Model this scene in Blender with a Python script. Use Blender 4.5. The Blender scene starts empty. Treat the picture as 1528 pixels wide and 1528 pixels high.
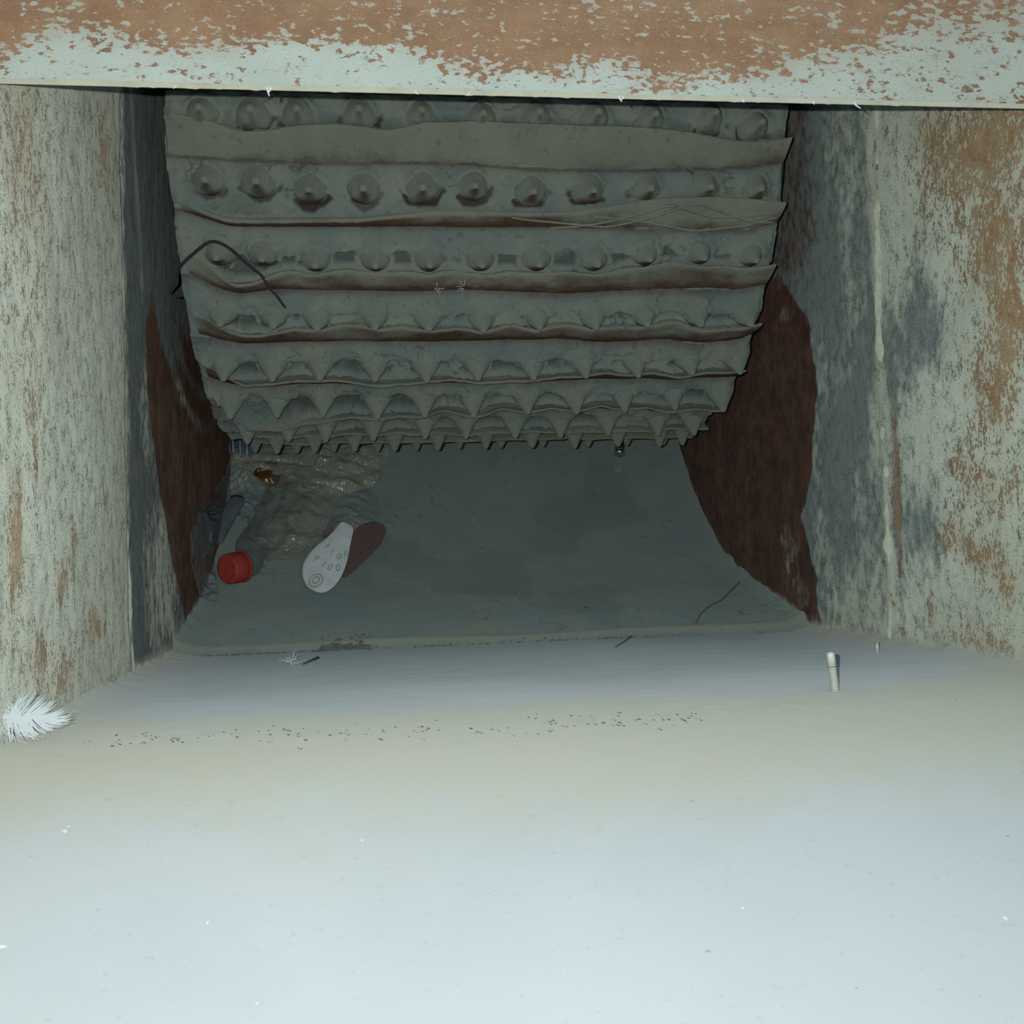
import bpy, math, random
import numpy as np
from mathutils import Matrix, Vector

random.seed(7); RNG = np.random.RandomState(7)
sc = bpy.context.scene
C = sc.collection

# ------------------------------------------------------------------ camera, light, exposure
# "machine frame": x across, y into the machine, z square to the feed plate; the camera stands at its origin.
TILT = math.radians(-40)                     # the whole machine slopes down away from the camera
RW = Matrix.Rotation(TILT, 3, 'X')
RW4 = RW.to_4x4()
F, CC = 1532.0, 764.0
ya = np.array([568 - CC, 831 - CC, F]); ya /= np.linalg.norm(ya)
xa = np.array([11636, -323, F], float); xa -= xa @ ya * ya; xa /= np.linalg.norm(xa)
za = -np.cross(xa, ya); za = za if za[1] < 0 else -za
M = np.array([xa, ya, za])                   # rows: machine axes in camera (x right, y down, z forward)

cam_d = bpy.data.cameras.new('camera'); cam = bpy.data.objects.new('camera', cam_d); C.objects.link(cam)
cam_d.sensor_width = 36; cam_d.lens = 36 * F / 1528; cam_d.clip_start = 0.01
cr, cd, cf = M @ np.array([1, 0, 0.]), M @ np.array([0, 1, 0.]), M @ np.array([0, 0, 1.])
R3 = Matrix(((cr[0], -cd[0], -cf[0]), (cr[1], -cd[1], -cf[1]), (cr[2], -cd[2], -cf[2])))
cam.matrix_world = (RW @ R3).to_4x4()
sc.camera = cam

vs = sc.view_settings
vs.view_transform = 'Standard'; vs.look = 'None'; vs.gamma = 1; vs.use_curve_mapping = False
vs.exposure = 0.0

w = bpy.data.worlds.new('world'); sc.world = w; w.use_nodes = True
w.node_tree.nodes['Background'].inputs[0].default_value = (0.60, 0.84, 1.0, 1)
w.node_tree.nodes['Background'].inputs[1].default_value = 0.52

# phone flash beside the lens
fl_d = bpy.data.lights.new('phone_flash', 'POINT'); fl = bpy.data.objects.new('phone_flash', fl_d); C.objects.link(fl)
fl_d.energy = 7.6; fl_d.color = (1.0, 1.0, 0.93); fl_d.shadow_soft_size = 0.0013
fl.location = RW @ Vector((-0.014, -0.004, 0.0065))

# ------------------------------------------------------------------ geometry helpers
def ray(x, y): return M @ np.array([x - CC, y - CC, F])
def proj(p):
    v = M.T @ np.asarray(p); return CC + F * v[0] / v[2], CC + F * v[1] / v[2]

AX = np.array([.94, .356]); D0 = math.hypot(*AX); U0 = -AX / D0; T0 = np.array([AX[1], -AX[0]]) / D0
RD = 0.235
def on_drum(x, y, R):
    d = ray(x, y); dy = d[1:]; a = dy @ dy; b = -2 * dy @ AX; c = AX @ AX - R * R
    q = b * b - 4 * a * c
    if q < 0: return None
    t = (-b - math.sqrt(q)) / 2 / a; p = t * d; r = p[1:] - AX
    return p[0], math.atan2(r @ T0, r @ U0)
def dr(X, th, R):                            # point in drum-local machine axes
    c, s = np.cos(th), np.sin(th)
    return np.stack([X + 0 * th, R * (c * U0[0] + s * T0[0]), R * (c * U0[1] + s * T0[1])], -1)

XL, XR = -0.160, 0.345
PZ = -0.071
# pan profile (y, z), from the lip back under and behind the drum
PAN = np.array([(.795, PZ), (.815, -.066), (.842, -.057), (.90, -.0425), (.969, -.026), (1.01, -.005), (1.045, .018), (1.08, .044), (1.109, .071), (1.14, .124),
                (1.175, .19), (1.2, .26), (1.21, .34), (1.205, .42), (1.18, .5), (1.12, .58), (1.05, .63), (.98, .66)])
seg = np.r_[0, np.cumsum(np.hypot(*np.diff(PAN, axis=0).T))]
SS = np.linspace(0, seg[-1], 420)
PY, PZZ = np.interp(SS, seg, PAN[:, 0]), np.interp(SS, seg, PAN[:, 1])
k = np.ones(21) / 21
PYs = np.convolve(np.pad(PY, 10, mode='edge'), k, 'valid'); PZs = np.convolve(np.pad(PZZ, 10, mode='edge'), k, 'valid')
wgt = np.clip(SS / .02, 0, 1); PY = PY * (1 - wgt) + PYs * wgt; PZZ = PZZ * (1 - wgt) + PZs * wgt
TY, TZ = np.gradient(PY, SS), np.gradient(PZZ, SS); TL = np.hypot(TY, TZ); TY /= TL; TZ /= TL
NY, NZ = -TZ, TY
def pan_hit(px, py):                         # pixel -> (x, s) on the pan
    d = ray(px, py); m = d[2] / d[1]
    g = PZZ - m * PY
    i = np.where(np.sign(g[1:]) != np.sign(g[:-1]))[0]
    i = i[0] if len(i) else (200 if g[0] < 0 else 0)
    f = g[i] / (g[i] - g[i + 1]) if g[i] != g[i + 1] else 0
    s = SS[i] + f * (SS[i + 1] - SS[i]); y = np.interp(s, SS, PY)
    return d[0] / d[1] * y, s
def pan_pt(X, s, lift=0.0):
    return np.stack([X + 0 * s, np.interp(s, SS, PY) + lift * np.interp(s, SS, NY), np.interp(s, SS, PZZ) + lift * np.interp(s, SS, NZ)], -1)
def at_pan(px, py, lift=0.0):
    X, s = pan_hit(px, py); return pan_pt(X, s, lift)
def at_plate(px, py, z=PZ):
    d = ray(px, py); return d * (z / d[2])
def at_wall(px, py, X):
    d = ray(px, py); return d * (X / d[0])
def at_y(px, py, y):
    d = ray(px, py); return d * (y / d[1])

def _h(ix, iy, iz, seed):
    n = (ix * 374761393 + iy * 668265263 + iz * 2147483647 + seed * 1274126177) & 0xffffffff
    n = ((n ^ (n >> 13)) * 1274126177) & 0xffffffff
    n = n ^ (n >> 16)
    return (n & 0xffff) / 65535.0
def vn(x, y, seed=0, lin=False):
    x = np.asarray(x, float); y = np.asarray(y, float)
    ix = np.floor(x).astype(np.int64); iy = np.floor(y).astype(np.int64)
    fx, fy = x - ix, y - iy
    if not lin: fx = fx * fx * (3 - 2 * fx); fy = fy * fy * (3 - 2 * fy)
    a, b, c, d = _h(ix, iy, 0, seed), _h(ix + 1, iy, 0, seed), _h(ix, iy + 1, 0, seed), _h(ix + 1, iy + 1, 0, seed)
    return a + (b - a) * fx + (c - a) * fy + (a - b - c + d) * fx * fy
def fbm(x, y, o=4, seed=0, lin=False):
    s = 0; a = .5; t = 0
    for i in range(o):
        s = s + a * vn(x * 2 ** i, y * 2 ** i, seed + i * 17, lin); t += a; a *= .5
    return s / t
def sst(a, b, x):
    t = np.clip((x - a) / (b - a), 0, 1); return t * t * (3 - 2 * t)

def mesh_obj(name, V, Fc, mat, parent=None, smooth=True, wear=None, origin=None, link=True):
    me = bpy.data.meshes.new(name)
    V = np.asarray(V, float)
    if origin is not None: V = V - np.asarray(origin)
    if isinstance(Fc, np.ndarray):
        nv, k = len(V), Fc.shape[1]
        me.vertices.add(nv); me.vertices.foreach_set('co', V.ravel())
        me.loops.add(Fc.size); me.loops.foreach_set('vertex_index', Fc.ravel().astype(np.int32))
        me.polygons.add(len(Fc)); me.polygons.foreach_set('loop_start', np.arange(0, Fc.size, k, dtype=np.int32))
        me.polygons.foreach_set('loop_total', np.full(len(Fc), k, np.int32))
        me.update(calc_edges=True)
    else:
        me.from_pydata([tuple(v) for v in V], [], Fc); me.update()
    if wear is not None:
        a = me.attributes.new('wear', 'FLOAT_COLOR', 'POINT'); a.data.foreach_set('color', np.asarray(wear, np.float32).ravel())
    if smooth: me.polygons.foreach_set('use_smooth', np.ones(len(me.polygons), bool))
    me.materials.append(mat)
    o = bpy.data.objects.new(name, me)
    if link: C.objects.link(o)
    if parent is not None: o.parent = parent
    else:
        o.matrix_world = RW4 @ Matrix.Translation(Vector(origin) if origin is not None else Vector((0, 0, 0)))
    return o
def grid_faces(nu, nv, wrap=False):
    i = np.arange(nu - 1)[:, None]; j = np.arange(nv if wrap else nv - 1)[None, :]
    j2 = (j + 1) % nv
    return np.stack([i * nv + j, (i + 1) * nv + j, (i + 1) * nv + j2, i * nv + j2], -1).reshape(-1, 4)
def root(name, org, label, cat, group=None):
    o = bpy.data.objects.new(name, None); C.objects.link(o); o.empty_display_size = .02
    o.matrix_world = RW4 @ Matrix.Translation(Vector(org)); o['label'] = label; o['category'] = cat
    if group: o['group'] = group
    return o
def tag(o, label=None, cat=None, group=None, kind=None):
    if label: o['label'] = label
    if cat: o['category'] = cat
    if group: o['group'] = group
    if kind: o['kind'] = kind
    return o
def tube(pts, rad, n=8, closed_ends=True):
    P = np.asarray(pts, float); m = len(P); rad = np.broadcast_to(rad, (m,)).astype(float)
    T = np.gradient(P, axis=0); T /= np.linalg.norm(T, axis=1)[:, None] + 1e-12
    up = np.array([.13, .21, .97]); V = []
    for i in range(m):
        a = np.cross(T[i], up); a /= np.linalg.norm(a) + 1e-9; b = np.cross(T[i], a)
        for j in range(n):
            q = 2 * math.pi * j / n; V.append(P[i] + rad[i] * (math.cos(q) * a + math.sin(q) * b))
    Fc = [tuple(int(v) for v in f) for f in grid_faces(m, n, True)]
    if closed_ends: Fc += [tuple(range(n)), tuple(range((m - 1) * n, m * n))[::-1]]
    return V, Fc
def join(parts):
    V, Fc = [], []
    for v, f in parts:
        o = len(V); V += [tuple(q) for q in v]; Fc += [tuple(i + o for i in g) for g in f]
    return V, Fc
def smooth_line(pts, n):
    P = np.asarray(pts, float); d = np.r_[0, np.cumsum(np.linalg.norm(np.diff(P, axis=0), axis=1))]
    t = np.linspace(0, d[-1], n); Q = np.stack([np.interp(t, d, P[:, i]) for i in range(P.shape[1])], -1)
    for _ in range(2):
        Q[1:-1] = (Q[:-2] + 2 * Q[1:-1] + Q[2:]) / 4
    return Q
def lathe(prof, n=20):                       # profile (r, z) about z
    V = [(r * math.cos(2 * math.pi * j / n), r * math.sin(2 * math.pi * j / n), z) for r, z in prof for j in range(n)]
    Fc = [tuple(int(v) for v in f)[::-1] for f in grid_faces(len(prof), n, True)]
    Fc += [tuple(range(n))[::-1], tuple(range((len(prof) - 1) * n, len(prof) * n))]
    return V, Fc
def frame(p, z, x=None):                     # matrix placing local z along z at p
    z = Vector(z).normalized(); x = Vector(x) if x is not None else (Vector((1, 0, 0)) if abs(z.x) < .9 else Vector((0, 1, 0)))
    y = z.cross(x).normalized(); x = y.cross(z).normalized()
    m = Matrix((x, y, z)).transposed().to_4x4(); m.translation = Vector(p); return m
def xf(V, m): return [tuple(m @ Vector(v)) for v in V]

# ------------------------------------------------------------------ materials
class NB:
    def __init__(s, name):
        s.m = bpy.data.materials.new(name); s.m.use_nodes = True; s.t = s.m.node_tree; s.n = s.t.nodes; s.l = s.t.links
        s.b = s.n['Principled BSDF']
    def add(s, t, **kw):
        q = s.n.new(t)
        for a, v in kw.items(): setattr(q, a, v)
        return q
    def set(s, sock, v):
        if hasattr(v, 'is_output') or isinstance(v, bpy.types.NodeSocket): s.l.new(v, sock)
        else:
            if isinstance(v, tuple) and len(v) == 3 and sock.type == 'RGBA': v = v + (1,)
            sock.default_value = v
    def coord(s, scale=(1, 1, 1)):
        tc = s.add('ShaderNodeTexCoord'); mp = s.add('ShaderNodeMapping'); s.l.new(tc.outputs['Object'], mp.inputs[0])
        mp.inputs['Scale'].default_value = scale; return mp.outputs[0]
    def noise(s, scale, stretch=(1, 1, 1), detail=4, rough=.6, dist=0.0):
        q = s.add('ShaderNodeTexNoise'); s.l.new(s.coord(stretch), q.inputs['Vector'])
        q.inputs['Scale'].default_value = scale; q.inputs['Detail'].default_value = detail
        q.inputs['Roughness'].default_value = rough; q.inputs['Distortion'].default_value = dist
        return q.outputs['Fac']
    def math(s, op, a, b=0.0, clamp=False):
        q = s.add('ShaderNodeMath', operation=op); q.use_clamp = clamp; s.set(q.inputs[0], a); s.set(q.inputs[1], b); return q.outputs[0]
    def ramp(s, v, a, b):                    # smoothstep a..b -> 0..1
        q = s.add('ShaderNodeMapRange', interpolation_type='SMOOTHSTEP'); s.set(q.inputs['Value'], v)
        q.inputs['From Min'].default_value = a; q.inputs['From Max'].default_value = b; return q.outputs[0]
    def mix(s, f, a, b):
        q = s.add('ShaderNodeMix', data_type='RGBA'); s.set(q.inputs[0], f); s.set(q.inputs[6], a); s.set(q.inputs[7], b); return q.outputs[2]
    def mixf(s, f, a, b):
        q = s.add('ShaderNodeMix', data_type='FLOAT'); s.set(q.inputs[0], f); s.set(q.inputs[2], a); s.set(q.inputs[3], b); return q.outputs[0]
    def wear(s):
        q = s.add('ShaderNodeAttribute', attribute_name='wear'); sp = s.add('ShaderNodeSeparateColor'); s.l.new(q.outputs['Color'], sp.inputs[0])
        return sp.outputs[0], sp.outputs[1], sp.outputs[2], q.outputs['Alpha']
    def bump(s, h, strength=.5, dist=.001):
        q = s.add('ShaderNodeBump'); s.set(q.inputs['Height'], h); q.inputs['Strength'].default_value = strength; q.inputs['Distance'].default_value = dist
        s.l.new(q.outputs[0], s.b.inputs['Normal'])
    def fin(s, col, rough=.85, spec=.2, dr_=1.0):
        s.b.inputs['Diffuse Roughness'].default_value = dr_ if (not isinstance(rough, float) or rough > .55) else 0.0
        s.set(s.b.inputs['Base Color'], col); s.set(s.b.inputs['Roughness'], rough); s.b.inputs['Specular IOR Level'].default_value = spec
        return s.m

def plate_mat(name, p1, p2, r1, r2, brown, grime, dust, stretch=(1, 1, 1), fs=260, fleck=.5, fleck_col=(.10, .11, .10), flake=.9, spec=.25, stain=.38):
    s = NB(name); rust, brn, gr, du = s.wear()
    big = s.noise(9, detail=5); fine = s.noise(fs, stretch, 3, .6); mid = s.noise(fs * .28, stretch, 4, .65)
    grain = s.noise(1300, (1, 1, 1), 2, .6)
    col = s.mix(s.ramp(big, .35, .65), p1, p2)
    col = s.mix(s.math('MULTIPLY', s.ramp(grain, .35, .75), .22), col, s.mix(.5, col, (.12, .13, .12)))
    # dark flecks where the paint chips
    fine2 = s.noise(fs * 2.6, stretch, 2, .6)
    fk = s.ramp(s.math('ADD', s.math('MULTIPLY', fine2, .6), s.math('MULTIPLY', mid, .4)), .54, .64)
    col = s.mix(s.math('MULTIPLY', fk, fleck), col, fleck_col)
    # grime, with shade painted in where walls pass the drum ends
    g = s.ramp(s.math('ADD', gr, s.math('MULTIPLY', s.math('SUBTRACT', mid, .5), .9)), .25, .75)
    col = s.mix(s.math('MULTIPLY', g, .88), col, grime)
    # rust in flakes
    rn = s.math('ADD', s.math('MULTIPLY', fine, .62), s.math('MULTIPLY', mid, .38))
    rm = s.ramp(s.math('ADD', rust, s.math('MULTIPLY', s.math('SUBTRACT', rn, .5), 4.2)), .44, .66)
    rc = s.mix(s.ramp(s.noise(60, stretch, 5, .7), .35, .65), r1, r2)
    rc = s.mix(s.math('MULTIPLY', s.ramp(grain, .4, .7), .35), rc, (.05, .03, .02))
    col = s.mix(s.math('MULTIPLY', rm, flake), col, rc)
    # soft stain around the rust
    st = s.ramp(s.math('ADD', rust, s.math('MULTIPLY', s.math('SUBTRACT', big, .5), .8)), .05, .8)
    col = s.mix(s.math('MULTIPLY', st, stain), col, r2)
    # bare brown metal
    bm = s.ramp(s.math('ADD', brn, s.math('MULTIPLY', s.math('SUBTRACT', mid, .5), .5)), .3, .7)
    bc = s.mix(s.ramp(s.noise(35, (1, 1, 1), 5, .65), .3, .7), brown, tuple(c * .45 for c in brown))
    col = s.mix(s.math('MULTIPLY', bm, .93), col, bc)
    # settled dust
    dm = s.ramp(s.math('ADD', du, s.math('MULTIPLY', s.math('SUBTRACT', mid, .5), .7)), .25, .75)
    col = s.mix(dm, col, dust)
    h = s.math('ADD', s.math('ADD', s.math('MULTIPLY', fine, -.7), s.math('MULTIPLY', fk, -.5)), s.math('ADD', s.math('MULTIPLY', rm, -.35), s.math('MULTIPLY', grain, .25)))
    s.bump(h, .8, .0010)
    return s.fin(col, s.mixf(rm, .62, .95), spec)

P_PALE, P_PALE2 = (.47, .55, .50), (.40, .47, .42)
RUST1, RUST2 = (.33, .16, .075), (.44, .28, .15)
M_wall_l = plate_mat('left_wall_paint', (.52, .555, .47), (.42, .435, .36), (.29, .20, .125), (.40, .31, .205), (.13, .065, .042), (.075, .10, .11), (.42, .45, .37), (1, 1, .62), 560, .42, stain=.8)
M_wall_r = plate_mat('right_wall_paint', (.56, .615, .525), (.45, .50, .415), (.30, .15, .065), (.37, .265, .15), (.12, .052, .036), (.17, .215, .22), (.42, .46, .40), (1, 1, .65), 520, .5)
M_beam = plate_mat('beam_paint', (.48, .54, .50), (.43, .49, .445), (.23, .12, .065), (.34, .205, .12), (.12, .05, .03), (.2, .2, .18), (.45, .45, .38), (.55, 1, 1), 400, .18, flake=.95)

s = NB('chute_paint'); rust, brn, gr, du = s.wear()
big = s.noise(7, detail=5); mid = s.noise(45, (.7, 1, 1), 5, .65); fine = s.noise(420, (.6, 1, 1), 3)
col = s.mix(s.ramp(big, .35, .65), (.385, .425, .45), (.36, .405, .425))  # extra blue in the paint carries the daylight of the near end
g = s.ramp(s.math('ADD', gr, s.math('MULTIPLY', s.math('SUBTRACT', mid, .5), .6)), .15, .85)
col = s.mix(g, col, (.272, .355, .362))
d = s.ramp(s.math('ADD', du, s.math('MULTIPLY', s.math('SUBTRACT', mid, .5), .5)), .2, .8)
col = s.mix(d, col, (.375, .39, .34))
col = s.mix(s.math('MULTIPLY', s.ramp(fine, .62, .74), .16), col, (.16, .17, .16))
sp = s.ramp(s.noise(95, (1, 1, 1), 3, .8), .745, .765); col = s.mix(s.math('MULTIPLY', sp, .5), col, (.14, .15, .16))
sp2 = s.ramp(s.noise(130, (1, 1, 1), 2, .7), .76, .78); col = s.mix(s.math('MULTIPLY', sp2, .5), col, (.7, .74, .72))
col = s.mix(s.math('MULTIPLY', rust, .6), col, (.32, .22, .14))
s.bump(s.math('ADD', fine, s.math('MULTIPLY', mid, 1.5)), .25, .0006)
M_chute = s.fin(col, .6, .3)

s = NB('pan_dust'); rust, brn, gr, du = s.wear()
n1 = s.noise(18, detail=6); n2 = s.noise(120, detail=5); n3 = s.noise(900, detail=2)
col = s.mix(s.ramp(n1, .3, .7), (.27, .325, .30), (.225, .30, .305))
col = s.mix(s.math('MULTIPLY', s.ramp(n2, .60, .68), .4), col, (.125, .165, .16))
col = s.mix(s.math('MULTIPLY', s.ramp(n3, .6, .75), .25), col, (.34, .37, .33))
col = s.mix(s.math('MULTIPLY', gr, .7), col, (.105, .14, .14))
col = s.mix(du, col, (.33, .36, .31))
s.bump(s.math('ADD', n2, s.math('MULTIPLY', n3, .3)), .6, .0012)
M_pan = s.fin(col, .95, .1, .7)

def dusty_mat(name, dust, dust2, rustc, lo=.55, hi=.85, use_wear_shade=False):
    s = NB(name)
    geo = s.add('ShaderNodeNewGeometry'); dp = s.add('ShaderNodeVectorMath', operation='DOT_PRODUCT')
    s.l.new(geo.outputs['Normal'], dp.inputs[0]); dp.inputs[1].default_value = (0, 0, -1)     # dust does not settle on undersides
    n1 = s.noise(28, detail=5); n2 = s.noise(170, detail=4); n3 = s.noise(1100, detail=2)
    u = s.math('ADD', dp.outputs['Value'], s.math('MULTIPLY', s.math('SUBTRACT', n1, .5), .9))
    m = s.ramp(u, lo, hi)
    col = s.mix(s.ramp(n1, .35, .65), dust, dust2)
    col = s.mix(s.math('MULTIPLY', s.ramp(n3, .55, .75), .22), col, (.30, .32, .28))
    col = s.mix(s.math('MULTIPLY', s.ramp(n2, .58, .70), .45), col, tuple(c * .45 for c in dust2))
    sp = s.ramp(s.noise(420, detail=2, rough=.7), .70, .74); col = s.mix(s.math('MULTIPLY', sp, .6), col, (.50, .54, .50))
    if use_wear_shade:
        rust, brn, gr, du = s.wear()
        m = s.math('MAXIMUM', m, brn)
        col = s.mix(s.math('MULTIPLY', gr, .85), col, (.055, .075, .075))  # painted shade for the recesses of the crust
    rc = s.mix(s.ramp(n2, .3, .7), rustc, tuple(c * .55 for c in rustc))
    col = s.mix(s.math('MULTIPLY', m, .9), col, rc)
    s.bump(s.math('ADD', n2, s.math('MULTIPLY', n3, .45)), .8, .0016)
    return s.fin(col, .95, .1, .35)
M_drum = dusty_mat('drum_dust', (.28, .31, .265), (.205, .26, .25), (.12, .07, .05), .78, 1.02, True)
M_spike = dusty_mat('spike_dust', (.27, .30, .25), (.225, .27, .245), (.10, .048, .034), .34, .80)
M_fin = dusty_mat('fin_dust', (.27, .29, .235), (.235, .255, .21), (.125, .058, .038), .30, .78)
M_dark = dusty_mat('hidden_metal', (.10, .10, .09), (.08, .08, .07), (.07, .05, .04))

def simple(name, col, rough=.6, spec=.3, var=.0, vs_=80, metal=0, bumpd=0):
    s = NB(name); c = col
    if var:
        n = s.noise(vs_, detail=4); c = s.mix(s.math('MULTIPLY', s.ramp(n, .35, .7), var), col, tuple(q * .4 for q in col))
        if bumpd: s.bump(n, .5, bumpd)
    s.b.inputs['Metallic'].default_value = metal
    return s.fin(c, rough, spec)
M_wire = simple('dark_wire', (.035, .042, .045), .7, .3, .4)
M_bead_l = simple('weld_bead_left', (.52, .55, .46), .8, .2, .4, 200, 0, .001)
M_bead_r = simple('weld_bead_right', (.66, .70, .58), .8, .2, .35, 200, 0, .001)
M_edge = simple('beam_edge', (.50, .50, .40), .7, .2, .25, 60)
M_bolt = simple('bolt_paint', (.62, .64, .58), .35, .5, .15, 400)
M_cap = simple('red_cap', (.50, .075, .06), .5, .3, .5, 160)
M_white = simple('paper_back', (.72, .82, .84), .8, .2, .25, 60)
M_red = simple('abrasive', (.17, .11, .115), .9, .15, .35, 500, 0, .0004)
M_ink = simple('ink', (.33, .38, .40), .9, .1)
M_feather = NB('feather'); M_feather.b.inputs['Subsurface Weight'].default_value = 0; M_feather = M_feather.fin((.58, .64, .66), .7, .3)
M_grey = simple('grey_tape', (.21, .24, .27), .45, .4, .3, 60)
M_strip = simple('blue_foil', (.13, .24, .32), .35, .6, .3, 300)
M_strip2 = simple('white_foil', (.42, .52, .56), .3, .7, .3, 300)
M_stone = simple('pebble', (.36, .37, .30), .9, .1, .3, 300)
M_crumb = simple('dust_crumb', (.17, .19, .175), .95, .1, .5, 300)
M_steel = simple('dull_steel', (.55, .62, .62), .25, .6, .3, 200, .8)
M_navy = simple('dark_blue_paint', (.06, .09, .11), .5, .4, .3, 100)
M_straw = simple('dry_fibre', (.055, .065, .06), .9, .1)
M_gold = simple('gold_foil', (.22, .115, .025), .28, .7, .5, 70, .45)

def film(name, col, alpha, rough=.16, spec=.7, var=.3):
    s = NB(name); n = s.noise(40, detail=4)
    s.set(s.b.inputs['Base Color'], s.mix(s.ramp(n, .3, .7), col, tuple(c * .75 for c in col)))
    s.b.inputs['Roughness'].default_value = rough; s.b.inputs['Specular IOR Level'].default_value = spec; s.b.inputs['IOR'].default_value = 1.7
    s.set(s.b.inputs['Alpha'], s.mixf(s.ramp(n, .3, .7), alpha - var / 2, min(1, alpha + var / 2)))
    s.bump(s.noise(70, (1, .5, 1), detail=3, dist=2.0), .9, .0042)
    return s.m
M_film_y = film('yellowed_film', (.70, .75, .62), .40, .15, 1.0)
M_film_c = film('clear_film', (.6, .68, .70), .32, .16, 1.0)
M_film_g = film('grey_film', (.56, .65, .70), .52, .16, 1.0)
M_pet = film('bottle_plastic', (.38, .43, .42), .30, .16, .9, .15)

# ------------------------------------------------------------------ setting
def blobs(Yv, Zv, lst, X):
    out = np.zeros_like(Yv)
    for px, py, sy, sz, a in lst:
        p = at_wall(px, py, X); out = out + a * np.exp(-((Yv - p[1]) / sy) ** 2 - ((Zv - p[2]) / sz) ** 2)
    return out
def bottom_z(Y):                              # what the walls stand on
    return np.where(Y < .795, PZ, np.interp(Y, PY[:250], PZZ[:250]))

def wall(name, X, sgn, mat, rust_l, brown_fn, grime_shade_fn, dust_fn):
    Yv = np.linspace(.26, 1.30, 420); Zv = np.linspace(-.36, .70, 420)
    YY, ZZ = np.meshgrid(Yv, Zv, indexing='ij')
    bump = (fbm(YY * 30, ZZ * 12, 4, 3 + sgn) - .5) * .004 + (fbm(YY * 260, ZZ * 110, 3, 9) - .5) * .0016
    step = sst(.655, .665, YY) * .0025
    XX = X + sgn * (step + bump * .6)
    V = np.stack([XX, YY, ZZ], -1).reshape(-1, 3)
    wear = np.stack([np.clip(blobs(YY, ZZ, rust_l, X), 0, 2), brown_fn(YY, ZZ), grime_shade_fn(YY, ZZ), dust_fn(YY, ZZ)], -1).reshape(-1, 4)
    f = grid_faces(420, 420)
    if sgn < 0: f = f[:, ::-1]
    o = mesh_obj(name, V, f, mat, wear=wear); tag(o, kind='structure')
    m = o.modifiers.new('thickness', 'SOLIDIFY'); m.thickness = .006; m.offset = -1
    return o
rdist = lambda Y, Z: np.hypot(Y - AX[0], Z - AX[1])
# left wall
rl = [(0, 180, .03, .05, .16), (40, 260, .05, .06, .22), (130, 200, .05, .05, .15), (10, 420, .03, .08, .13), (5, 780, .008, .025, .55), (0, 860, .008, .025, .5), (75, 1010, .02, .016, .50),
      (40, 985, .015, .012, .6), (92, 800, .006, .014, .55), (80, 855, .012, .012, .4), (70, 880, .006, .01, .6), (125, 935, .02, .010, .5), (90, 640, .05, .05, .12), (30, 640, .008, .05, .32), (140, 230, .012, .02, .4)]
def brown_l(Y, Z):
    r = rdist(Y, Z); n = fbm(Y * 25, Z * 25, 4, 5) - .5
    edge = np.interp(Z, [-.075, 0., .09, .16, .20, .24], [.86, .80, .735, .72, .735, .80])
    m = sst(edge - .004, edge + .02, Y + n * .02) * (1 - sst(.13, .24, Z + n * .06))
    arcs = .5 * np.exp(-((r - .235) / .012) ** 2) + .5 * np.exp(-((r - .205) / .012) ** 2)
    return m * (1 - arcs)
def grime_shade_l(Y, Z):
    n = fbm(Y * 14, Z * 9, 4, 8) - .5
    return np.clip(sst(.655, .69, Y) * (.66 + n * 1.0) + .6 * sst(.70, .74, Y) * sst(.12, .2, Z) + np.exp(-((Y - .69) / .02) ** 2) * .3, 0, 1)  # the upper term paints the shade of the drum gap into the mask
def dust_l(Y, Z):
    n = fbm(Y * 30, Z * 30, 4, 11) - .5
    return np.exp(-((Z - bottom_z(Y)) / (.012 + .01 * n)) ** 2) * .8 + .9 * np.exp(-((Y - (.70 + .2 * (.3 - Z))) / .012) ** 2) * sst(.13, .2, Z) * .5
wall('wall_left', XL, -1, M_wall_l, rl, brown_l, grime_shade_l, dust_l)
# right wall
rr = [(1460, 240, .05, .03, .42), (1528, 190, .06, .03, .50), (1400, 200, .03, .02, .35), (1500, 340, .03, .02, .45), (1528, 430, .02, .03, .5), (1480, 400, .03, .02, .3), (1515, 520, .02, .03, .62), (1470, 560, .012, .02, .42),
      (1500, 620, .02, .015, .5), (1450, 690, .02, .02, .36), (1500, 730, .03, .02, .45), (1430, 800, .02, .014, .55), (1480, 830, .02, .012, .62), (1520, 880, .012, .015, .55),
      (1400, 905, .008, .008, .55), (1345, 905, .006, .008, .5), (1355, 940, .005, .005, .62), (1450, 950, .03, .012, .45), (1500, 980, .02, .012, .5), (1352, 780, .006, .04, .6), (1348, 650, .005, .05, .5), (1318, 230, .004, .03, .5), (1400, 350, .05, .1, .12)]
def brown_r(Y, Z):
    r = rdist(Y, Z); n = fbm(Y * 22, Z * 22, 4, 25) - .5
    zz = [-.06, -.03, 0.02, .06, .12, .17, .21, .26]
    edge = np.interp(Z, zz, [.765, .77, .80, .775, .755, .765, .80, .85])
    m = sst(edge - .004, edge + .012, Y + n * .025) * (1 - sst(.19, .27, Z + n * .08))
    arcs = (.5 * np.exp(-((r - .200 - n * .01) / .022) ** 2) + .35 * np.exp(-((r - .238) / .008) ** 2)) * (.6 + 1.6 * np.abs(n))
    mott = .55 * sst(.5, .62, fbm(Y * 60, Z * 45, 4, 31)) * (1 - sst(-.01, .07, Z)) * (1 - sst(.84, .93, Y))
    up_ = .42 * sst(.71, .76, Y + n * .03) * sst(.17, .24, Z)
    return np.clip(np.maximum(m * (1 - arcs) - mott * m, up_) + .12 * sst(.72, .80, Y), 0, 1)
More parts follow.
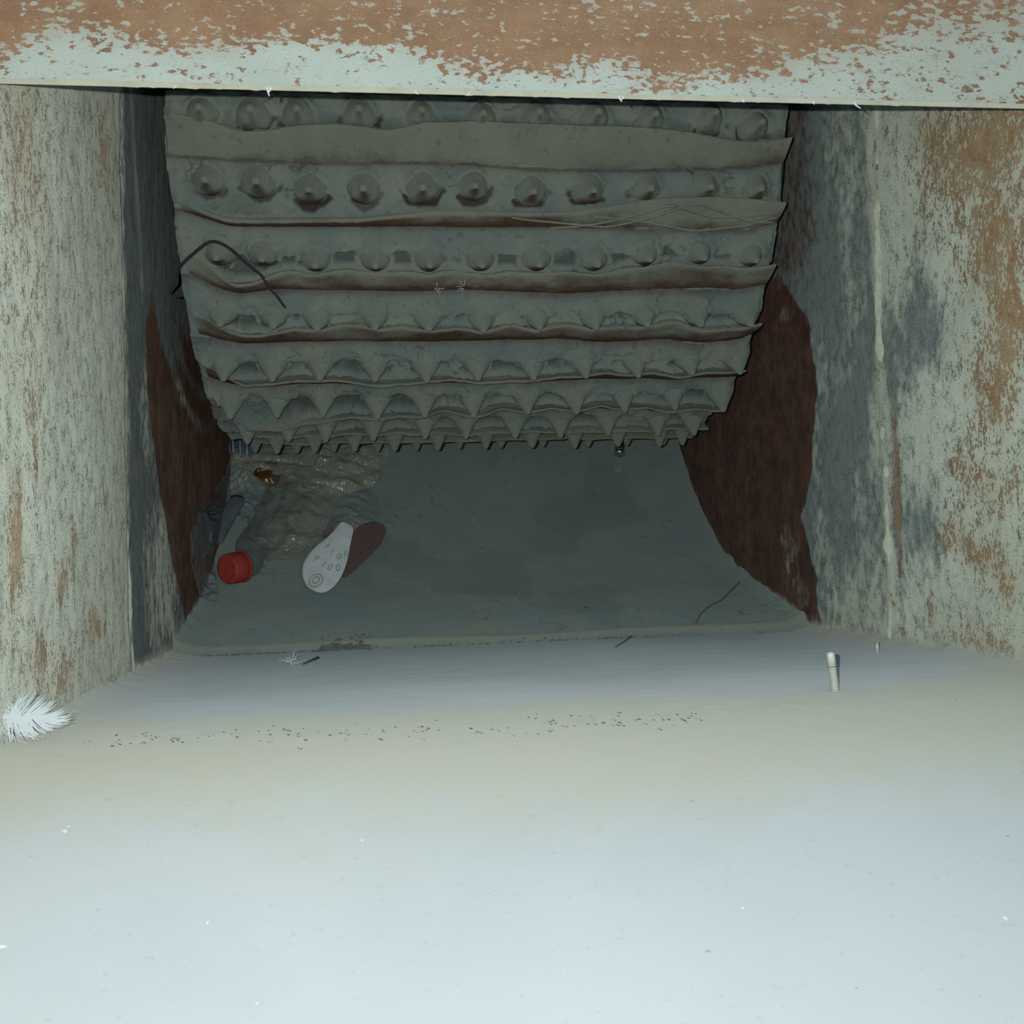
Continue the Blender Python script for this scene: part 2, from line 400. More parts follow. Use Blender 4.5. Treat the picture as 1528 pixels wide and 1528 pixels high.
def grime_shade_r(Y, Z):
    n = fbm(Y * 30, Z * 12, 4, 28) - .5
    a = sst(.655, .67, Y) * (.62 + n * 1.1) + .5 * sst(.69, .76, Y) * sst(.14, .22, Z)  # second term: painted shade of the gap beside the drum's right end
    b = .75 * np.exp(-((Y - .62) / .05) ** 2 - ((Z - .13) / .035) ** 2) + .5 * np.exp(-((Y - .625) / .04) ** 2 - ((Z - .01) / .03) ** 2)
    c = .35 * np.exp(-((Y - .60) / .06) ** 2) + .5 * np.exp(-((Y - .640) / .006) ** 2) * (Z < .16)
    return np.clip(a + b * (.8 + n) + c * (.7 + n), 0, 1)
def dust_r(Y, Z):
    n = fbm(Y * 30, Z * 30, 4, 41) - .5
    return np.exp(-((Z - bottom_z(Y)) / (.011 + .010 * n)) ** 2) * .8
wall('wall_right', XR, 1, M_wall_r, rr, brown_r, grime_shade_r, dust_r)

# weld seams
def weld(name, X, sgn, pts, rad, mat, seed):
    P = smooth_line([(X, y, z) for y, z in pts], 220)
    n = fbm(np.arange(220) * .13, np.zeros(220), 4, seed) - .5; n2 = fbm(np.arange(220) * .05, np.zeros(220), 3, seed + 3) - .5
    P[:, 1] += n2 * .006
    r = rad * (1 + n * 1.5)
    V, Fc = tube(P, r, 10); V = np.array(V); V[:, 0] = X + sgn * .0005 + (V[:, 0] - X) * .85
    tag(mesh_obj(name, V, Fc, mat), kind='structure')
weld('trim_1', XL, 1, [(.673, PZ - .005), (.668, .0), (.664, .09), (.664, .17), (.658, .24), (.652, .30), (.645, .45)], .0040, M_bead_l, 3)
weld('trim_2', XR, -1, [(.660, PZ - .005), (.654, -.02), (.652, .04), (.657, .07), (.650, .10), (.656, .14), (.650, .19), (.645, .25), (.642, .30), (.64, .45)], .0062, M_bead_r, 9)

# pan under the drum
nx = 330; Xv = np.linspace(XL - .001, XR + .003, nx); Sv = np.r_[np.linspace(0, .56, 330), np.linspace(.565, SS[-1], 60)]
SG, XG = np.meshgrid(Sv, Xv, indexing='ij')
ht = (fbm(XG * 10, SG * 10, 2, 2) - .5) * .004 + (fbm(XG * 90, SG * 90, 3, 4) - .5) * .0009
edge = np.minimum(XR - XG, XG - XL)
fil = np.exp(-edge / .008) * .012 * (.6 + .9 * fbm(XG * 80, SG * 80, 3, 6))
ht = ht + fil * (1 - sst(.30, .5, SG)) + np.exp(-((SG - .012) / .010) ** 2) * .0025
crk = np.abs(fbm(XG * 35, SG * 35, 4, 77) - .5); zone = sst(.56, .66, fbm(XG * 9, SG * 9, 2, 78))
ht = ht - .0010 * (1 - sst(.0, .022, crk)) * zone * sst(.03, .06, SG)
ht = ht * sst(-.001, .010, SG)
V = pan_pt(XG, SG, ht).reshape(-1, 3)
gr = np.clip((1 - sst(.0, .02, crk)) * zone * .8 + .3 * sst(.55, .7, fbm(XG * 16, SG * 10, 4, 91)), 0, 1)
du = np.clip(np.exp(-((SG - .012 - .004 * fbm(XG * 40, SG * 0, 2, 5)) / .010) ** 2) * .9 + np.exp(-edge / .006) * .5, 0, 1)
wear = np.stack([0 * SG, 0 * SG, gr, du], -1).reshape(-1, 4)
floor = mesh_obj('floor', V, grid_faces(len(Sv), nx)[:, ::-1], M_pan, wear=wear); tag(floor, kind='structure')
m = floor.modifiers.new('thickness', 'SOLIDIFY'); m.thickness = .006; m.offset = -1
# unseen hood over the drum, added to keep sky light out
def box(x0, x1, y0, y1, z0, z1):
    V = [(x, y, z) for x in (x0, x1) for y in (y0, y1) for z in (z0, z1)]
    return V, [(0, 1, 3, 2), (4, 6, 7, 5), (0, 4, 5, 1), (2, 3, 7, 6), (0, 2, 6, 4), (1, 5, 7, 3)]
tag(mesh_obj('ceiling_sky_block', *box(XL - .006, XR + .006, .44, 1.02, .655, .661), M_dark, smooth=False), kind='structure')

# ------------------------------------------------------------------ feed chute plate (a folded sheet)
prof = [(.800, PZ), (.48, PZ), (.455, PZ - .0015), (.43, PZ - .006), (.40, -.086), (.36, -.105), (.30, -.137), (.22, -.183), (.12, -.245), (.02, -.31)]
pp = np.array(prof); sg = np.r_[0, np.cumsum(np.hypot(*np.diff(pp, axis=0).T))]
nv = 380; sv = np.linspace(0, sg[-1], nv); yv = np.interp(sv, sg, pp[:, 0]); zv = np.interp(sv, sg, pp[:, 1])
k = np.ones(15) / 15; ys_ = np.convolve(np.pad(yv, 7, mode='edge'), k, 'valid'); zs_ = np.convolve(np.pad(zv, 7, mode='edge'), k, 'valid')
ys_[:8] = yv[:8]; zs_[:8] = zv[:8]; yv, zv = ys_, zs_
nx = 330; Xv = np.linspace(XL - .002, XR + .004, nx)
YG, XG = np.meshgrid(yv, Xv, indexing='ij'); ZG = np.repeat(zv[:, None], nx, 1)
h = (fbm(XG * 7, YG * 7, 3, 55) - .5) * .004 + (fbm(XG * 60, YG * 120, 3, 57) - .5) * .0007
edgeX = np.minimum(XR - XG, XG - XL)
h = h + np.exp(-edgeX / .010) * .010 * (.3 + fbm(XG * 90, YG * 90, 3, 58)) * sst(.35, .5, YG)
lump = np.exp(-((YG - .452) / .007) ** 2) * sst(.56, .66, fbm(XG * 160, YG * 260, 3, 60)) * .0007 * (fbm(XG * 7, YG * 0, 2, 61) > .42)
ZG = ZG + h + lump
bandn = fbm(XG * 10, YG * 20, 3, 62) - .5
grime = sst(.48, .60, YG + bandn * .06) * .5 + sst(.72, .80, YG) * .2
grime = grime * sst(.0, .07, edgeX + bandn * .03)
dustv = np.exp(-((YG - .43 + bandn * .03) / .07) ** 2) * .8 + np.exp(-edgeX / .03) * .8 * sst(.42, .5, YG)
rustv = np.exp(-((XG - XL) / .010) ** 2) * .25 * (1 - sst(.40, .44, YG))
wear = np.stack([rustv, 0 * YG, np.clip(grime, 0, 1), np.clip(dustv, 0, 1)], -1).reshape(-1, 4)
V = np.stack([XG, YG, ZG], -1).reshape(-1, 3)
chute = root('chute_plate', (.09, .45, PZ), 'pale dusty sheet steel feed plate filling the foreground, bent down towards the viewer', 'metal plate')
o = mesh_obj('plate', V, grid_faces(nv, nx), M_chute, parent=chute, wear=wear, origin=(.09, .45, PZ))
m = o.modifiers.new('thickness', 'SOLIDIFY'); m.thickness = .004; m.offset = -1
# crumbs of flaked dust along the bend, in a shadow tone to read as pits
def crumbs(name, pts, rads, mat, parent, origin, seed=1):
    rs = np.random.RandomState(seed); V, Fc = [], []
    base = [(1, 0, 0), (-1, 0, 0), (0, 1, 0), (0, -1, 0), (0, 0, 1), (0, 0, -1)]
    ff = [(0, 2, 4), (2, 1, 4), (1, 3, 4), (3, 0, 4), (2, 0, 5), (1, 2, 5), (3, 1, 5), (0, 3, 5)]
    for p, r in zip(pts, rads):
        o = len(V)
        for b in base: V.append(np.array(p) + np.array(b) * r * rs.uniform(.5, 1.3, 3) * np.array([1.3, 1, .7]))
        Fc += [tuple(i + o for i in g) for g in ff]
    ob = mesh_obj(name, np.array(V), Fc, mat, parent=parent, origin=origin, smooth=False); ob['kind'] = 'stuff'; return ob
pts, rads = [], []
for i in range(170):
    px = random.choice([random.uniform(795, 1045), random.uniform(420, 800), random.uniform(120, 420)]); py = 1083 - (px - 750) * .035 + random.gauss(0, 7)
    p = at_plate(px, py, PZ - .0005); pts.append(p); rads.append(random.uniform(.0002, .00055))
crumbs('dust_flakes', pts, rads, M_crumb, chute, (.09, .45, PZ), 3)

# ------------------------------------------------------------------ beam across the top of the opening
BY, BZ = .44, .2015
nx, nz = 420, 220
Xv = np.linspace(-.30, .50, nx); Zv = BZ + .0010 + np.linspace(0, 1, nz) ** 1.3 * .45
ZG, XG = np.meshgrid(Zv, Xv, indexing='ij')
YG = BY + (fbm(XG * 8, ZG * 8, 3, 70) - .5) * .004
V = np.stack([XG, YG, ZG], -1).reshape(-1, 3)
hz = ZG - BZ; nb = fbm(XG * 16, ZG * 16, 4, 72) - .5
bl = np.interp(XG, [-.3, -.17, -.16, -.15, -.12, -.09, -.05, .0, .04, .08, .10, .13, .17, .22, .27, .33], [-.02, -.006, .005, .012, .017, .012, .019, .020, .011, .009, .017, .004, .012, .024, .038, .030])
nf = fbm(XG * 45, ZG * 60, 3, 73) - .5
rust = sst(-.010, .014, hz - bl + nf * .016) * (1.15 + nb * .8)
rust = rust * (1 - .45 * sst(.19, .26, XG)) + .16 * sst(.05, .2, XG)
rust = np.clip(rust * .68, 0, .72) + .14
wear = np.stack([rust, 0 * XG, 0 * XG, 0 * XG], -1).reshape(-1, 4)
beam = root('crossbeam', (.09, BY, BZ), 'rusty steel beam with peeling pale paint across the top of the opening', 'beam')
OB = (.09, BY, BZ)
mesh_obj('face_plate', V, grid_faces(nz, nx), M_beam, parent=beam, wear=wear, origin=OB)
# sheet edge below the face, with nicks
n = 500; xs = np.linspace(-.30, .50, n); nick = (vn(xs * 300, xs * 0, 5) > .80) * .0006 * vn(xs * 900, xs * 0, 6)
V, Fc = [], []
for x, q in zip(xs, nick):
    V += [(x, BY - .0006, BZ + .0012), (x, BY + .0006, BZ - .0001 - q), (x, BY + .0020, BZ - .0001 - q * .5), (x, BY + .0024, BZ + .003)]
Fc = grid_faces(n, 4)
mesh_obj('bottom_edge', V, Fc, M_edge, parent=beam, origin=OB)
mesh_obj('back_plate', *box(-.30, .50, BY + .0014, BY + .0024, BZ + .002, BZ + .45), M_dark, parent=beam, origin=OB, smooth=False)
for px, py, L, sw in [(399, 124, .0038, .2), (404, 128, .0022, -.5), (924, 146, .0026, .4), (930, 146, .0018, -.8), (1275, 152, .0030, .9), (1108, 150, .0015, .3), (262, 122, .0014, -.7), (620, 136, .0014, .8), (700, 139, .0012, -.9), (1213, 153, .0016, .3)]:
    b = at_y(px, py, BY + .0005); b[2] = BZ + .0004
    P = [b + np.array([sw * L * t * t, -.0006 * t, -L * t]) for t in np.linspace(0, 1, 6)]
    V, Fc = tube(P, np.linspace(.0006, .0002, 6), 5)
    mesh_obj('paint_peel', V, Fc, M_feather, parent=beam, origin=OB)

# ------------------------------------------------------------------ the spiked drum
DX0, DX1 = -.137, .3035
DO = np.array([.085, AX[0], AX[1]])
drum = root('spiked_drum', DO, 'wide dust caked shredder drum studded with cones and wavy cross strips', 'drum')
LS = .0245
ROWS = [
 [(295,158),(372,160),(442,160),(535,160),(630,162),(722,167),(807,165),(895,165),(980,168),(1070,166),(1140,180)],
 [(304,268),(381,270),(460,283),(542,281),(632,280),(709,277),(797,286),(887,284),(973,281),(1062,279),(1138,281)],
 [(322,386),(390,388),(470,398),(560,398),(642,398),(720,398),(806,396),(893,396),(971,388),(1052,386),(1130,390)],
 [(328,486),(407,490),(473,492),(560,491),(640,492),(722,495),(806,491),(890,490),(967,487),(1047,486),(1122,487)],
 [(333,567),(406,569),(477,567),(560,569),(637,569),(714,567),(797,567),(875,564),(953,562),(1033,559),(1105,557)],
 [(343,625),(413,624),(482,622),(563,625),(634,622),(707,622),(788,618),(861,618),(933,615),(1008,611),(1080,614)]]
tips = []                                     # (row, X, theta)
for r in ROWS: tips.append([on_drum(x, y, RD + LS) for x, y in r])
mean = [np.mean([t[1] for t in r]) for r in tips]
print('row angles', [round(math.degrees(a), 1) for a in mean])
spc = (mean[5] - mean[1]) / 4
tmpl = [np.mean([r[i][0] for r in tips]) for i in range(11)]
lowrows = []
for kk in range(1, 6):
    lowrows.append([(tmpl[i] + random.gauss(0, .0025) + (.02 if kk % 2 == 0 else 0) * (i < 10), mean[5] + spc * kk + random.gauss(0, .006)) for i in range(11)])
uprows = [[(tmpl[i] + random.gauss(0, .0025), mean[0] - spc * kk + random.gauss(0, .006)) for i in range(11)] for kk in (3, 2, 1)]
ALL = uprows + tips + lowrows                 # index 3 = first visible row
FINS = {  # crest / base pixels as measured on the drum
 'A': ([(265,170),(300,178),(330,190),(360,200),(400,198),(440,190),(500,188),(540,192),(580,198),(630,186),(700,184),(760,186),(860,190),(950,192),(1000,196),(1060,206),(1110,215),(1150,213),(1183,208)],
       [(265,232),(350,238),(460,242),(700,244),(800,253),(950,254),(1060,252),(1100,250),(1180,240)]),
 'B': ([(266,303),(300,318),(345,330),(420,330),(540,329),(600,322),(650,317),(720,318),(800,320),(850,318),(900,312),(950,303),(1000,298),(1050,296),(1100,298),(1150,302),(1178,305)],
       [(268,312),(310,325),(345,335),(400,336),(540,336),(620,337),(700,338),(820,338),(900,340),(960,342),(1050,343),(1110,345),(1165,330)]),
 'C': ([(290,388),(310,400),(335,418),(355,428),(380,425),(400,412),(430,406),(465,411),(500,405),(560,408),(620,408),(640,412),(660,405),(690,408),(730,412),(760,408),(820,408),(900,410),(930,402),(1000,394),(1050,398),(1100,400),(1155,398)],
       [(290,412),(320,430),(360,437),(400,432),(600,436),(700,433),(840,440),(900,436),(1050,432),(1100,434),(1150,424)]),
 'D': ([(297,478),(330,494),(370,504),(405,498),(440,493),(475,493),(520,486),(545,486),(562,492),(600,490),(640,493),(700,492),(720,496),(760,486),(800,492),(830,486),(880,490),(960,488),(1010,482),(1050,493),(1090,492),(1140,483)],
       [(297,503),(360,512),(450,510),(620,510),(720,508),(840,506),(900,512),(980,508),(1050,512),(1100,506),(1135,492)]),
 'E': ([(303,550),(330,566),(365,578),(400,573),(440,568),(500,568),(560,574),(600,574),(640,568),(690,568),(730,570),(800,567),(860,562),(900,556),(940,560),(970,556),(1010,562),(1060,556),(1117,553)], None),
 'F': ([(325,600),(345,630),(380,644),(420,640),(480,627),(560,625),(630,622),(660,614),(720,620),(750,610),(790,612),(860,612),(900,606),(960,610),(1000,612),(1070,612)], None)}
HF = .0145
xs = np.linspace(DX0 + .006, DX1 - .001, 130)
fins = []                                     # (X, theta_base, theta_crest)
order = ['A', 'B', 'C', 'D', 'E', 'F']
def curve(pix, R):
    q = [on_drum(x, y, R) for x, y in pix]; q = [t for t in q if t]
    q.sort(); X = [t[0] for t in q]; T = [t[1] for t in q]
    return np.interp(xs, X, T)
def sm(a, n=2):
    a = a.copy()
    for _ in range(n): a[1:-1] = (a[:-2] + 2 * a[1:-1] + a[2:]) / 4
    return a
leans = []
for q in order:
    cr_, ba_ = FINS[q]; tc = sm(curve(cr_, RD + HF), 2)
    if ba_: tb = sm(curve(ba_, RD + .002), 2); leans.append(np.mean(tb - tc))
    else: tb = np.full_like(tc, np.mean(tc) + np.mean(leans[1:])) + (tc - np.mean(tc)) * .4
    fins.append((xs, tb, tc))
print('fin base', [round(math.degrees(np.mean(f[1])), 1) for f in fins], 'crest', [round(math.degrees(np.mean(f[2])), 1) for f in fins])
bF = np.mean(fins[5][1])
def synth(base, seed):
    wv = (fbm(xs * 22, xs * 0, 2, seed) - .5) * .045
    return (xs, np.full_like(xs, base), base - np.mean(leans[1:]) + wv)
low = [synth(bF + spc * kk, 200 + kk) for kk in range(1, 6)]
up = [synth(np.mean(fins[0][1]) - spc * kk, 300 + kk) for kk in (3, 2, 1)]
FALL = up + fins + low
def scallop(f, row, amt):
    d = np.min([np.abs(xs - X) for X, t in row], axis=0) / .02
    return (f[0], f[1], f[2] - amt * np.clip(d, 0, 1) ** 1.3 + amt * .35)
FALL = [scallop(f, ALL[i_], .022 if i_ >= 8 else (.006 if i_ >= 5 else 0)) for i_, f in enumerate(FALL)]

# shell with its crust of dust as real relief
thv = np.r_[np.arange(math.radians(-26), math.radians(82), .0042), np.arange(math.radians(82.5), math.radians(333.5), math.radians(2))]
nX = 440; Xv = np.linspace(DX0, DX1, nX)
TG, XG = np.meshgrid(thv, Xv, indexing='ij'); SG = TG * RD
H = (fbm(XG * 25, SG * 25, 4, 101) - .5) * .003 + (fbm(XG * 160, SG * 160, 3, 102) - .5) * .0028 + sst(.60, .72, fbm(XG * 45, SG * 70, 4, 105)) * .0022
crust = np.full_like(H, .0035); dark = np.zeros_like(H); brown = np.zeros_like(H)
wob = fbm(XG * 150, SG * 150, 3, 103) - .5; wob2 = fbm(XG * 55, SG * 55, 3, 104) - .5
for ri, row in enumerate(ALL):
    rm = np.mean([t[1] for t in row]); band = np.abs(TG - rm) < .19
    tb = np.interp(XG[band], xs, FALL[ri][1])      # fin below this row
    tc = np.interp(XG[band], xs, FALL[ri][2])
    xg, sg_, cw, cw2 = XG[band], SG[band], wob[band], wob2[band]
    near = np.full(xg.shape, 9.); arch = np.full(xg.shape, 9.); cres = np.zeros(xg.shape)
    for (X, t) in row:
        dx, ds = xg - X, sg_ - t * RD; rr_ = np.hypot(dx, ds)
        near = np.minimum(near, rr_)
        a = np.arctan2(ds, np.abs(dx))
        amt = .6 + .8 * _h(np.int64(int((X + 1) * 9999)), np.int64(ri), 0, 4)
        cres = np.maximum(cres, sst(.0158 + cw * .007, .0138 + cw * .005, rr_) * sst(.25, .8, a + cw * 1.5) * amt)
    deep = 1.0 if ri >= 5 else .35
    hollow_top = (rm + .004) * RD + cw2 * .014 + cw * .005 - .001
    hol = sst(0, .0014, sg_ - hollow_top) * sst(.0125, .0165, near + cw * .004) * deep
    patch = sst(.40, .50, fbm(xg * 30, sg_ * 12, 2, 150 + ri))
    hol = hol * (patch if ri >= 5 else patch * sst(.5, .6, fbm(xg * 20, sg_ * 20, 2, 170 + ri)))
    below = sg_ > tb * RD - .001
    below |= sg_ > tc * RD - .0035
    hol[below] = 0; cres[below] = 0
    ledge = np.exp(-np.clip(tc * RD + .001 - sg_, 0, 1) / .0055) * .0085 * (sg_ < tc * RD + .001)
    under = sst(tc * RD, tc * RD + .002, sg_) * (sg_ < tb * RD + .001)
    # the halo of dust above the cones
    halo = np.exp(-(np.clip(near - .0105, 0, 1) / .0042)) * .0058 * (1 - sst(-.004, .003, sg_ - rm * RD))
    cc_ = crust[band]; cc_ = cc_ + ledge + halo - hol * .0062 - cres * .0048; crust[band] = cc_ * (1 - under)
    dark[band] = np.maximum(dark[band], hol * .8)  # shade of the hollows, and next the crescents, painted into the colour
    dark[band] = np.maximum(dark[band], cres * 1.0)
    brown[band] = np.maximum(brown[band], cres * .5 * (ri <= 6))
ln = np.abs(fbm(XG * 38, SG * 60, 4, 190) - .5); lz = sst(.50, .60, fbm(XG * 16, SG * 16, 2, 191))
crk = (1 - sst(.0, .02, ln)) * lz
crust = crust - crk * .0022; dark = np.maximum(dark, crk * .8)
for f in FALL:                                # bare brown metal under each fin
    tb = np.interp(XG, xs, f[1]); dlt = (TG - tb) * RD
    brown = np.maximum(brown, np.exp(-(np.clip(dlt, 0, 1) / .0022)) * (dlt > -.001) * .7)
ragged = (fbm(XG * 0, SG * 60, 3, 199) - .5) * .004
RR = RD + H + crust * sst(0, .010, np.minimum(XG - DX0, DX1 - XG) + .004)
P = dr(XG, TG, RR)
P[:, 0, 0] += ragged[:, 0]; P[:, -1, 0] += ragged[:, -1]
P = P.reshape(-1, 3) - np.array([DO[0], 0, 0])
wear = np.stack([0 * H, brown, dark, 0 * H], -1).reshape(-1, 4)
nT = len(thv); i = np.arange(nT)[:, None]; j = np.arange(nX - 1)[None]
Fc = np.stack([i * nX + j, i * nX + j + 1, ((i + 1) % nT) * nX + j + 1, ((i + 1) % nT) * nX + j], -1).reshape(-1, 4)
mesh_obj('drum_shell', P, Fc[:, ::-1], M_drum, parent=drum, wear=wear)
# end discs and shaft
for X, sg2 in ((DX0, -1), (DX1, 1)):
    n = 72; V = []
    for rr_ in (.02, RD - .004, RD + .002): V += list(dr(np.full(n, X - DO[0]), np.linspace(0, 2 * math.pi, n, endpoint=False), rr_))
    mesh_obj('end_disc', V, grid_faces(3, n, True), M_dark, parent=drum)
V, Fc = tube([(XL - .001 - DO[0], 0, 0), (XR + .001 - DO[0], 0, 0)], .022, 24); mesh_obj('shaft', V, Fc, M_dark, parent=drum)

# fins
def fin_mesh(f, seed):
    X, tb, tc = f; V = []
    n1 = fbm(X * 60, X * 0, 3, seed) - .5
    hh = HF + n1 * .003
    e = np.clip((X - X[0]) / .03, 0, 1); hh = hh * (.35 + .65 * e)
    sec = [(0, +.0022, -.004), (.25, .0016, 0), (.6, .0014, 0), (.9, .0014, 0), (1.0, .0008, .0004), (1.02, -.0002, .0006), (1.0, -.0014, .0002), (.88, -.0026, 0), (.6, -.0030, 0), (.3, -.0045, 0), (0, -.007, -.004)]
    for i_, x in enumerate(X):
        for u, off, dh in sec:
            th = tb[i_] + (tc[i_] - tb[i_]) * (u ** 1.15 if u > 0 else 0); R = RD + .001 + hh[i_] * u + dh
            wv = (vn(x * 400, u * 3 + seed, seed) - .5) * .0006
            V.append(dr(np.float64(x - DO[0]), np.float64(th + (off + wv) / RD), R))
    return np.array(V), grid_faces(len(X), len(sec))
for i_, f in enumerate(FALL):
    V, Fc = fin_mesh(f, 400 + i_)
    o = mesh_obj('cross_strip', V, Fc, M_fin, parent=drum)
    if i_ == 4: tag(o, 'second strip from the beam, crossed by thin raised diagonal lines at its right end')
# crossed thin lines on strip B (its right end)
fb = fins[1]
def on_fin(f, x, u, off=.0026):
    tb = np.interp(x, xs, f[1]); tc = np.interp(x, xs, f[2]); return dr(np.float64(x - DO[0]), np.float64(tb + (tc - tb) * u ** 1.15 + off / RD), RD + .001 + HF * u)
for a in ([(.10, .95), (.17, .2), (.235, .98), (.30, .25)], [(.13, .1), (.215, .95), (.25, .55), (.30, .75)], [(.16, .8), (.24, .05), (.30, .5)]):
    P = [on_fin(fb, x, u, .0018) for x, u in smooth_line(a, 40)]
    V, Fc = tube(P, .0011, 5); mesh_obj('raised_line', V, Fc, M_fin, parent=drum)

# spikes
spike_me = []
for v in range(5):
    prof = [(.0150, -.006), (.0136, -.002), (.0126, .001), (.0116, .004), (.0102, .0075), (.0082, .0115), (.0060, .0155), (.0040, .0190), (.0027, .0220), (.0019, LS - .0009), (.0010, LS - .0002), (.0002, LS)]
    n = 22; V, Fc = lathe(prof, n); V = np.array(V)
    a = np.arctan2(V[:, 1], V[:, 0]); wob_ = 1 + .10 * (vn(a * 1.2 + 9, V[:, 2] * 200 + v * 7, 500 + v) - .5) + .07 * (vn(a * 3 + 9, V[:, 2] * 400, 520 + v) - .5)
    V[:, 0] *= wob_; V[:, 1] *= wob_
    me = bpy.data.meshes.new('spike'); me.from_pydata([tuple(q) for q in V], [], Fc); me.update()
    me.polygons.foreach_set('use_smooth', np.ones(len(me.polygons), bool)); me.materials.append(M_spike); spike_me.append(me)
for ri, row in enumerate(ALL):
    for (X, t) in row:
        o = bpy.data.objects.new('spike', random.choice(spike_me)); C.objects.link(o); o.parent = drum
        p = dr(np.float64(X - DO[0]), np.float64(t), RD + .0005); z = dr(np.float64(0), np.float64(t), 1.0)
        m = frame(p, z) @ Matrix.Rotation(random.uniform(0, 6.3), 4, 'Z')
        q = random.uniform(.94, 1.05); m = m @ Matrix.Diagonal((q, q, random.uniform(.97, 1.03), 1)); o.matrix_local = m

# ------------------------------------------------------------------ things on and around the drum
wp = [(270,443),(258,442),(252,438),(258,431),(265,424),(264,410),(268,398),(277,388),(287,380),(302,367),(315,359),(328,362),(345,372),(362,388),(378,402),(390,410),(398,424),(405,434),(414,442),(420,452),(426,459)]
P = []
for i_, (x, y) in enumerate(wp):
    q = on_drum(x, y, RD + (.016 if 4 < i_ else .010)); p = dr(np.float64(q[0]), np.float64(q[1]), RD + (.016 if 4 < i_ else .010)); P.append(p + np.array([0, AX[0], AX[1]]))
P = smooth_line(P, 70); V, Fc = tube(P, .00085 + .0003 * np.sin(np.linspace(0, 3, 70)), 8)
tag(mesh_obj('bent_wire', V, Fc, M_wire, origin=P[35]), 'thin dark wire bent to a peak and hooked over the left end of the drum', 'wire')

def wisp(name, px, py, n, L, seed, label, org_fn, rad=.00022, spread=6.3):
    rs = random.Random(seed); o0 = org_fn(px, py); parts = []
    for i_ in range(n):
        a = rs.uniform(0, spread); l = L * rs.uniform(.4, 1); b = o0 + np.array([rs.gauss(0, L * .15), 0, rs.gauss(0, L * .15)])
        P = [b + np.array([math.cos(a) * l * t + .2 * l * t * t * rs.uniform(-1, 1), -.002 * math.sin(3 * t) - .001, math.sin(a) * l * t]) for t in np.linspace(0, 1, 6)]
        parts.append(tube(P, np.linspace(rad, rad * .4, 6), 4))
    V, Fc = join(parts); o = mesh_obj(name, V, Fc, M_feather, origin=o0); tag(o, label, 'fluff'); return o
def drum_pt(px, py, h=.014):
    q = on_drum(px, py, RD + h); return dr(np.float64(q[0]), np.float64(q[1]), RD + h) + np.array([0, AX[0], AX[1]])
wisp('fluff_wisp', 654, 430, 9, .006, 3, 'left of two tiny white fluff wisps stuck to the third drum strip', drum_pt)
wisp('fluff_wisp', 690, 430, 7, .007, 8, 'right of two tiny white fluff wisps stuck to the third drum strip', drum_pt)

# ------------------------------------------------------------------ rubbish heap on the pan, left
def patch(name, outline, lift, mat, parent=None, rings=44, nseg=170, centre=None, amp=0.0, fr=60, seed=0, origin=None, thick=0, smooth=True, smooth_out=1):
    Q = np.array([pan_hit(x, y) for x, y in outline]); Qc = np.vstack([Q, Q[:1]])
    B = smooth_line(Qc, nseg + 1)[:-1] if smooth_out else np.array(Q)
    ns = len(B); cen = np.array(pan_hit(*centre)) if centre else B.mean(0)
    V = []
    for r_ in range(rings + 1):
        t = r_ / rings; G = cen + (B - cen) * max(t, .002)
        ca_, sa_ = math.cos(seed), math.sin(seed); gu, gv = G[:, 0] * ca_ + G[:, 1] * sa_, G[:, 1] * ca_ - G[:, 0] * sa_
        nse = np.abs(fbm(gu * fr * 1.1 + seed, gv * fr * .45, 2, seed, lin=True) - .5) * 2 + .5 * np.abs(fbm(gv * fr * 1.3, gu * fr * .5, 2, seed + 3, lin=True) - .5) * 2
        nse2 = fbm(G[:, 0] * fr * .4 + 5, G[:, 1] * fr * .4, 2, seed + 9, lin=True)
        L = np.array([lift(g[0], g[1], t, a) for g, a in zip(G, np.linspace(0, 2 * math.pi, ns))]) + amp * (nse * .7 + nse2 * .9 - .3)
        e = np.maximum(0, XL + .006 - G[:, 0])
        V.append(pan_pt(np.maximum(G[:, 0], XL + .006), G[:, 1] - 5.2 * e, np.maximum(L, .0015) + 2.4 * e))
    V = np.concatenate(V); f = grid_faces(rings + 1, ns, True)
    o = mesh_obj(name, V, f, mat, parent=parent, origin=origin, smooth=smooth)
    if thick:
        m = o.modifiers.new('thickness', 'SOLIDIFY'); m.thickness = thick; m.offset = 0
    return o
# big yellowed film bag: lower layer and crumpled upper layer
bag_out = [(340,668),(400,660),(480,655),(578,662),(581,680),(575,697),(566,700),(567,722),(556,735),(530,742),(512,746),(500,760),(492,785),(479,815),(465,828),(433,842),(410,842),(386,838),(378,815),(392,795),(412,775),(421,745),(425,722),(414,702),(385,700),(345,706),(326,705),(308,703),(322,692)]
og = at_pan(450, 750)
bag = root('film_bag', og, 'largest crumpled yellowed clear plastic bag, spread under the left end of the drum', 'plastic bag')
patch('lower_layer', bag_out, lambda X, s, t, a: .003 + .003 * (1 - t), M_film_y, bag, amp=.006, fr=45, seed=11, origin=og, centre=(450, 735))
patch('upper_layer', bag_out, lambda X, s, t, a: .005 + .014 * (1 - t ** 2), M_film_y, bag, amp=.011, fr=70, seed=17, origin=og, centre=(452, 738), smooth=True)
og = at_pan(531, 770)
b2 = root('film_scrap', og, 'small clear film sheet tucked behind the sanding disc', 'plastic film')
patch('film_sheet', [(500,748),(530,738),(557,734),(563,750),(566,768),(562,792),(530,797),(505,806),(478,822),(488,795),(496,770)], lambda X, s, t, a: .003 + .008 * (1 - t), M_film_c, b2, amp=.008, fr=80, seed=23, origin=og, smooth=True)
og = at_pan(320, 800)
b3 = root('film_scrap', og, 'long grey film torn down the left side of the heap beside the red cap', 'plastic film')
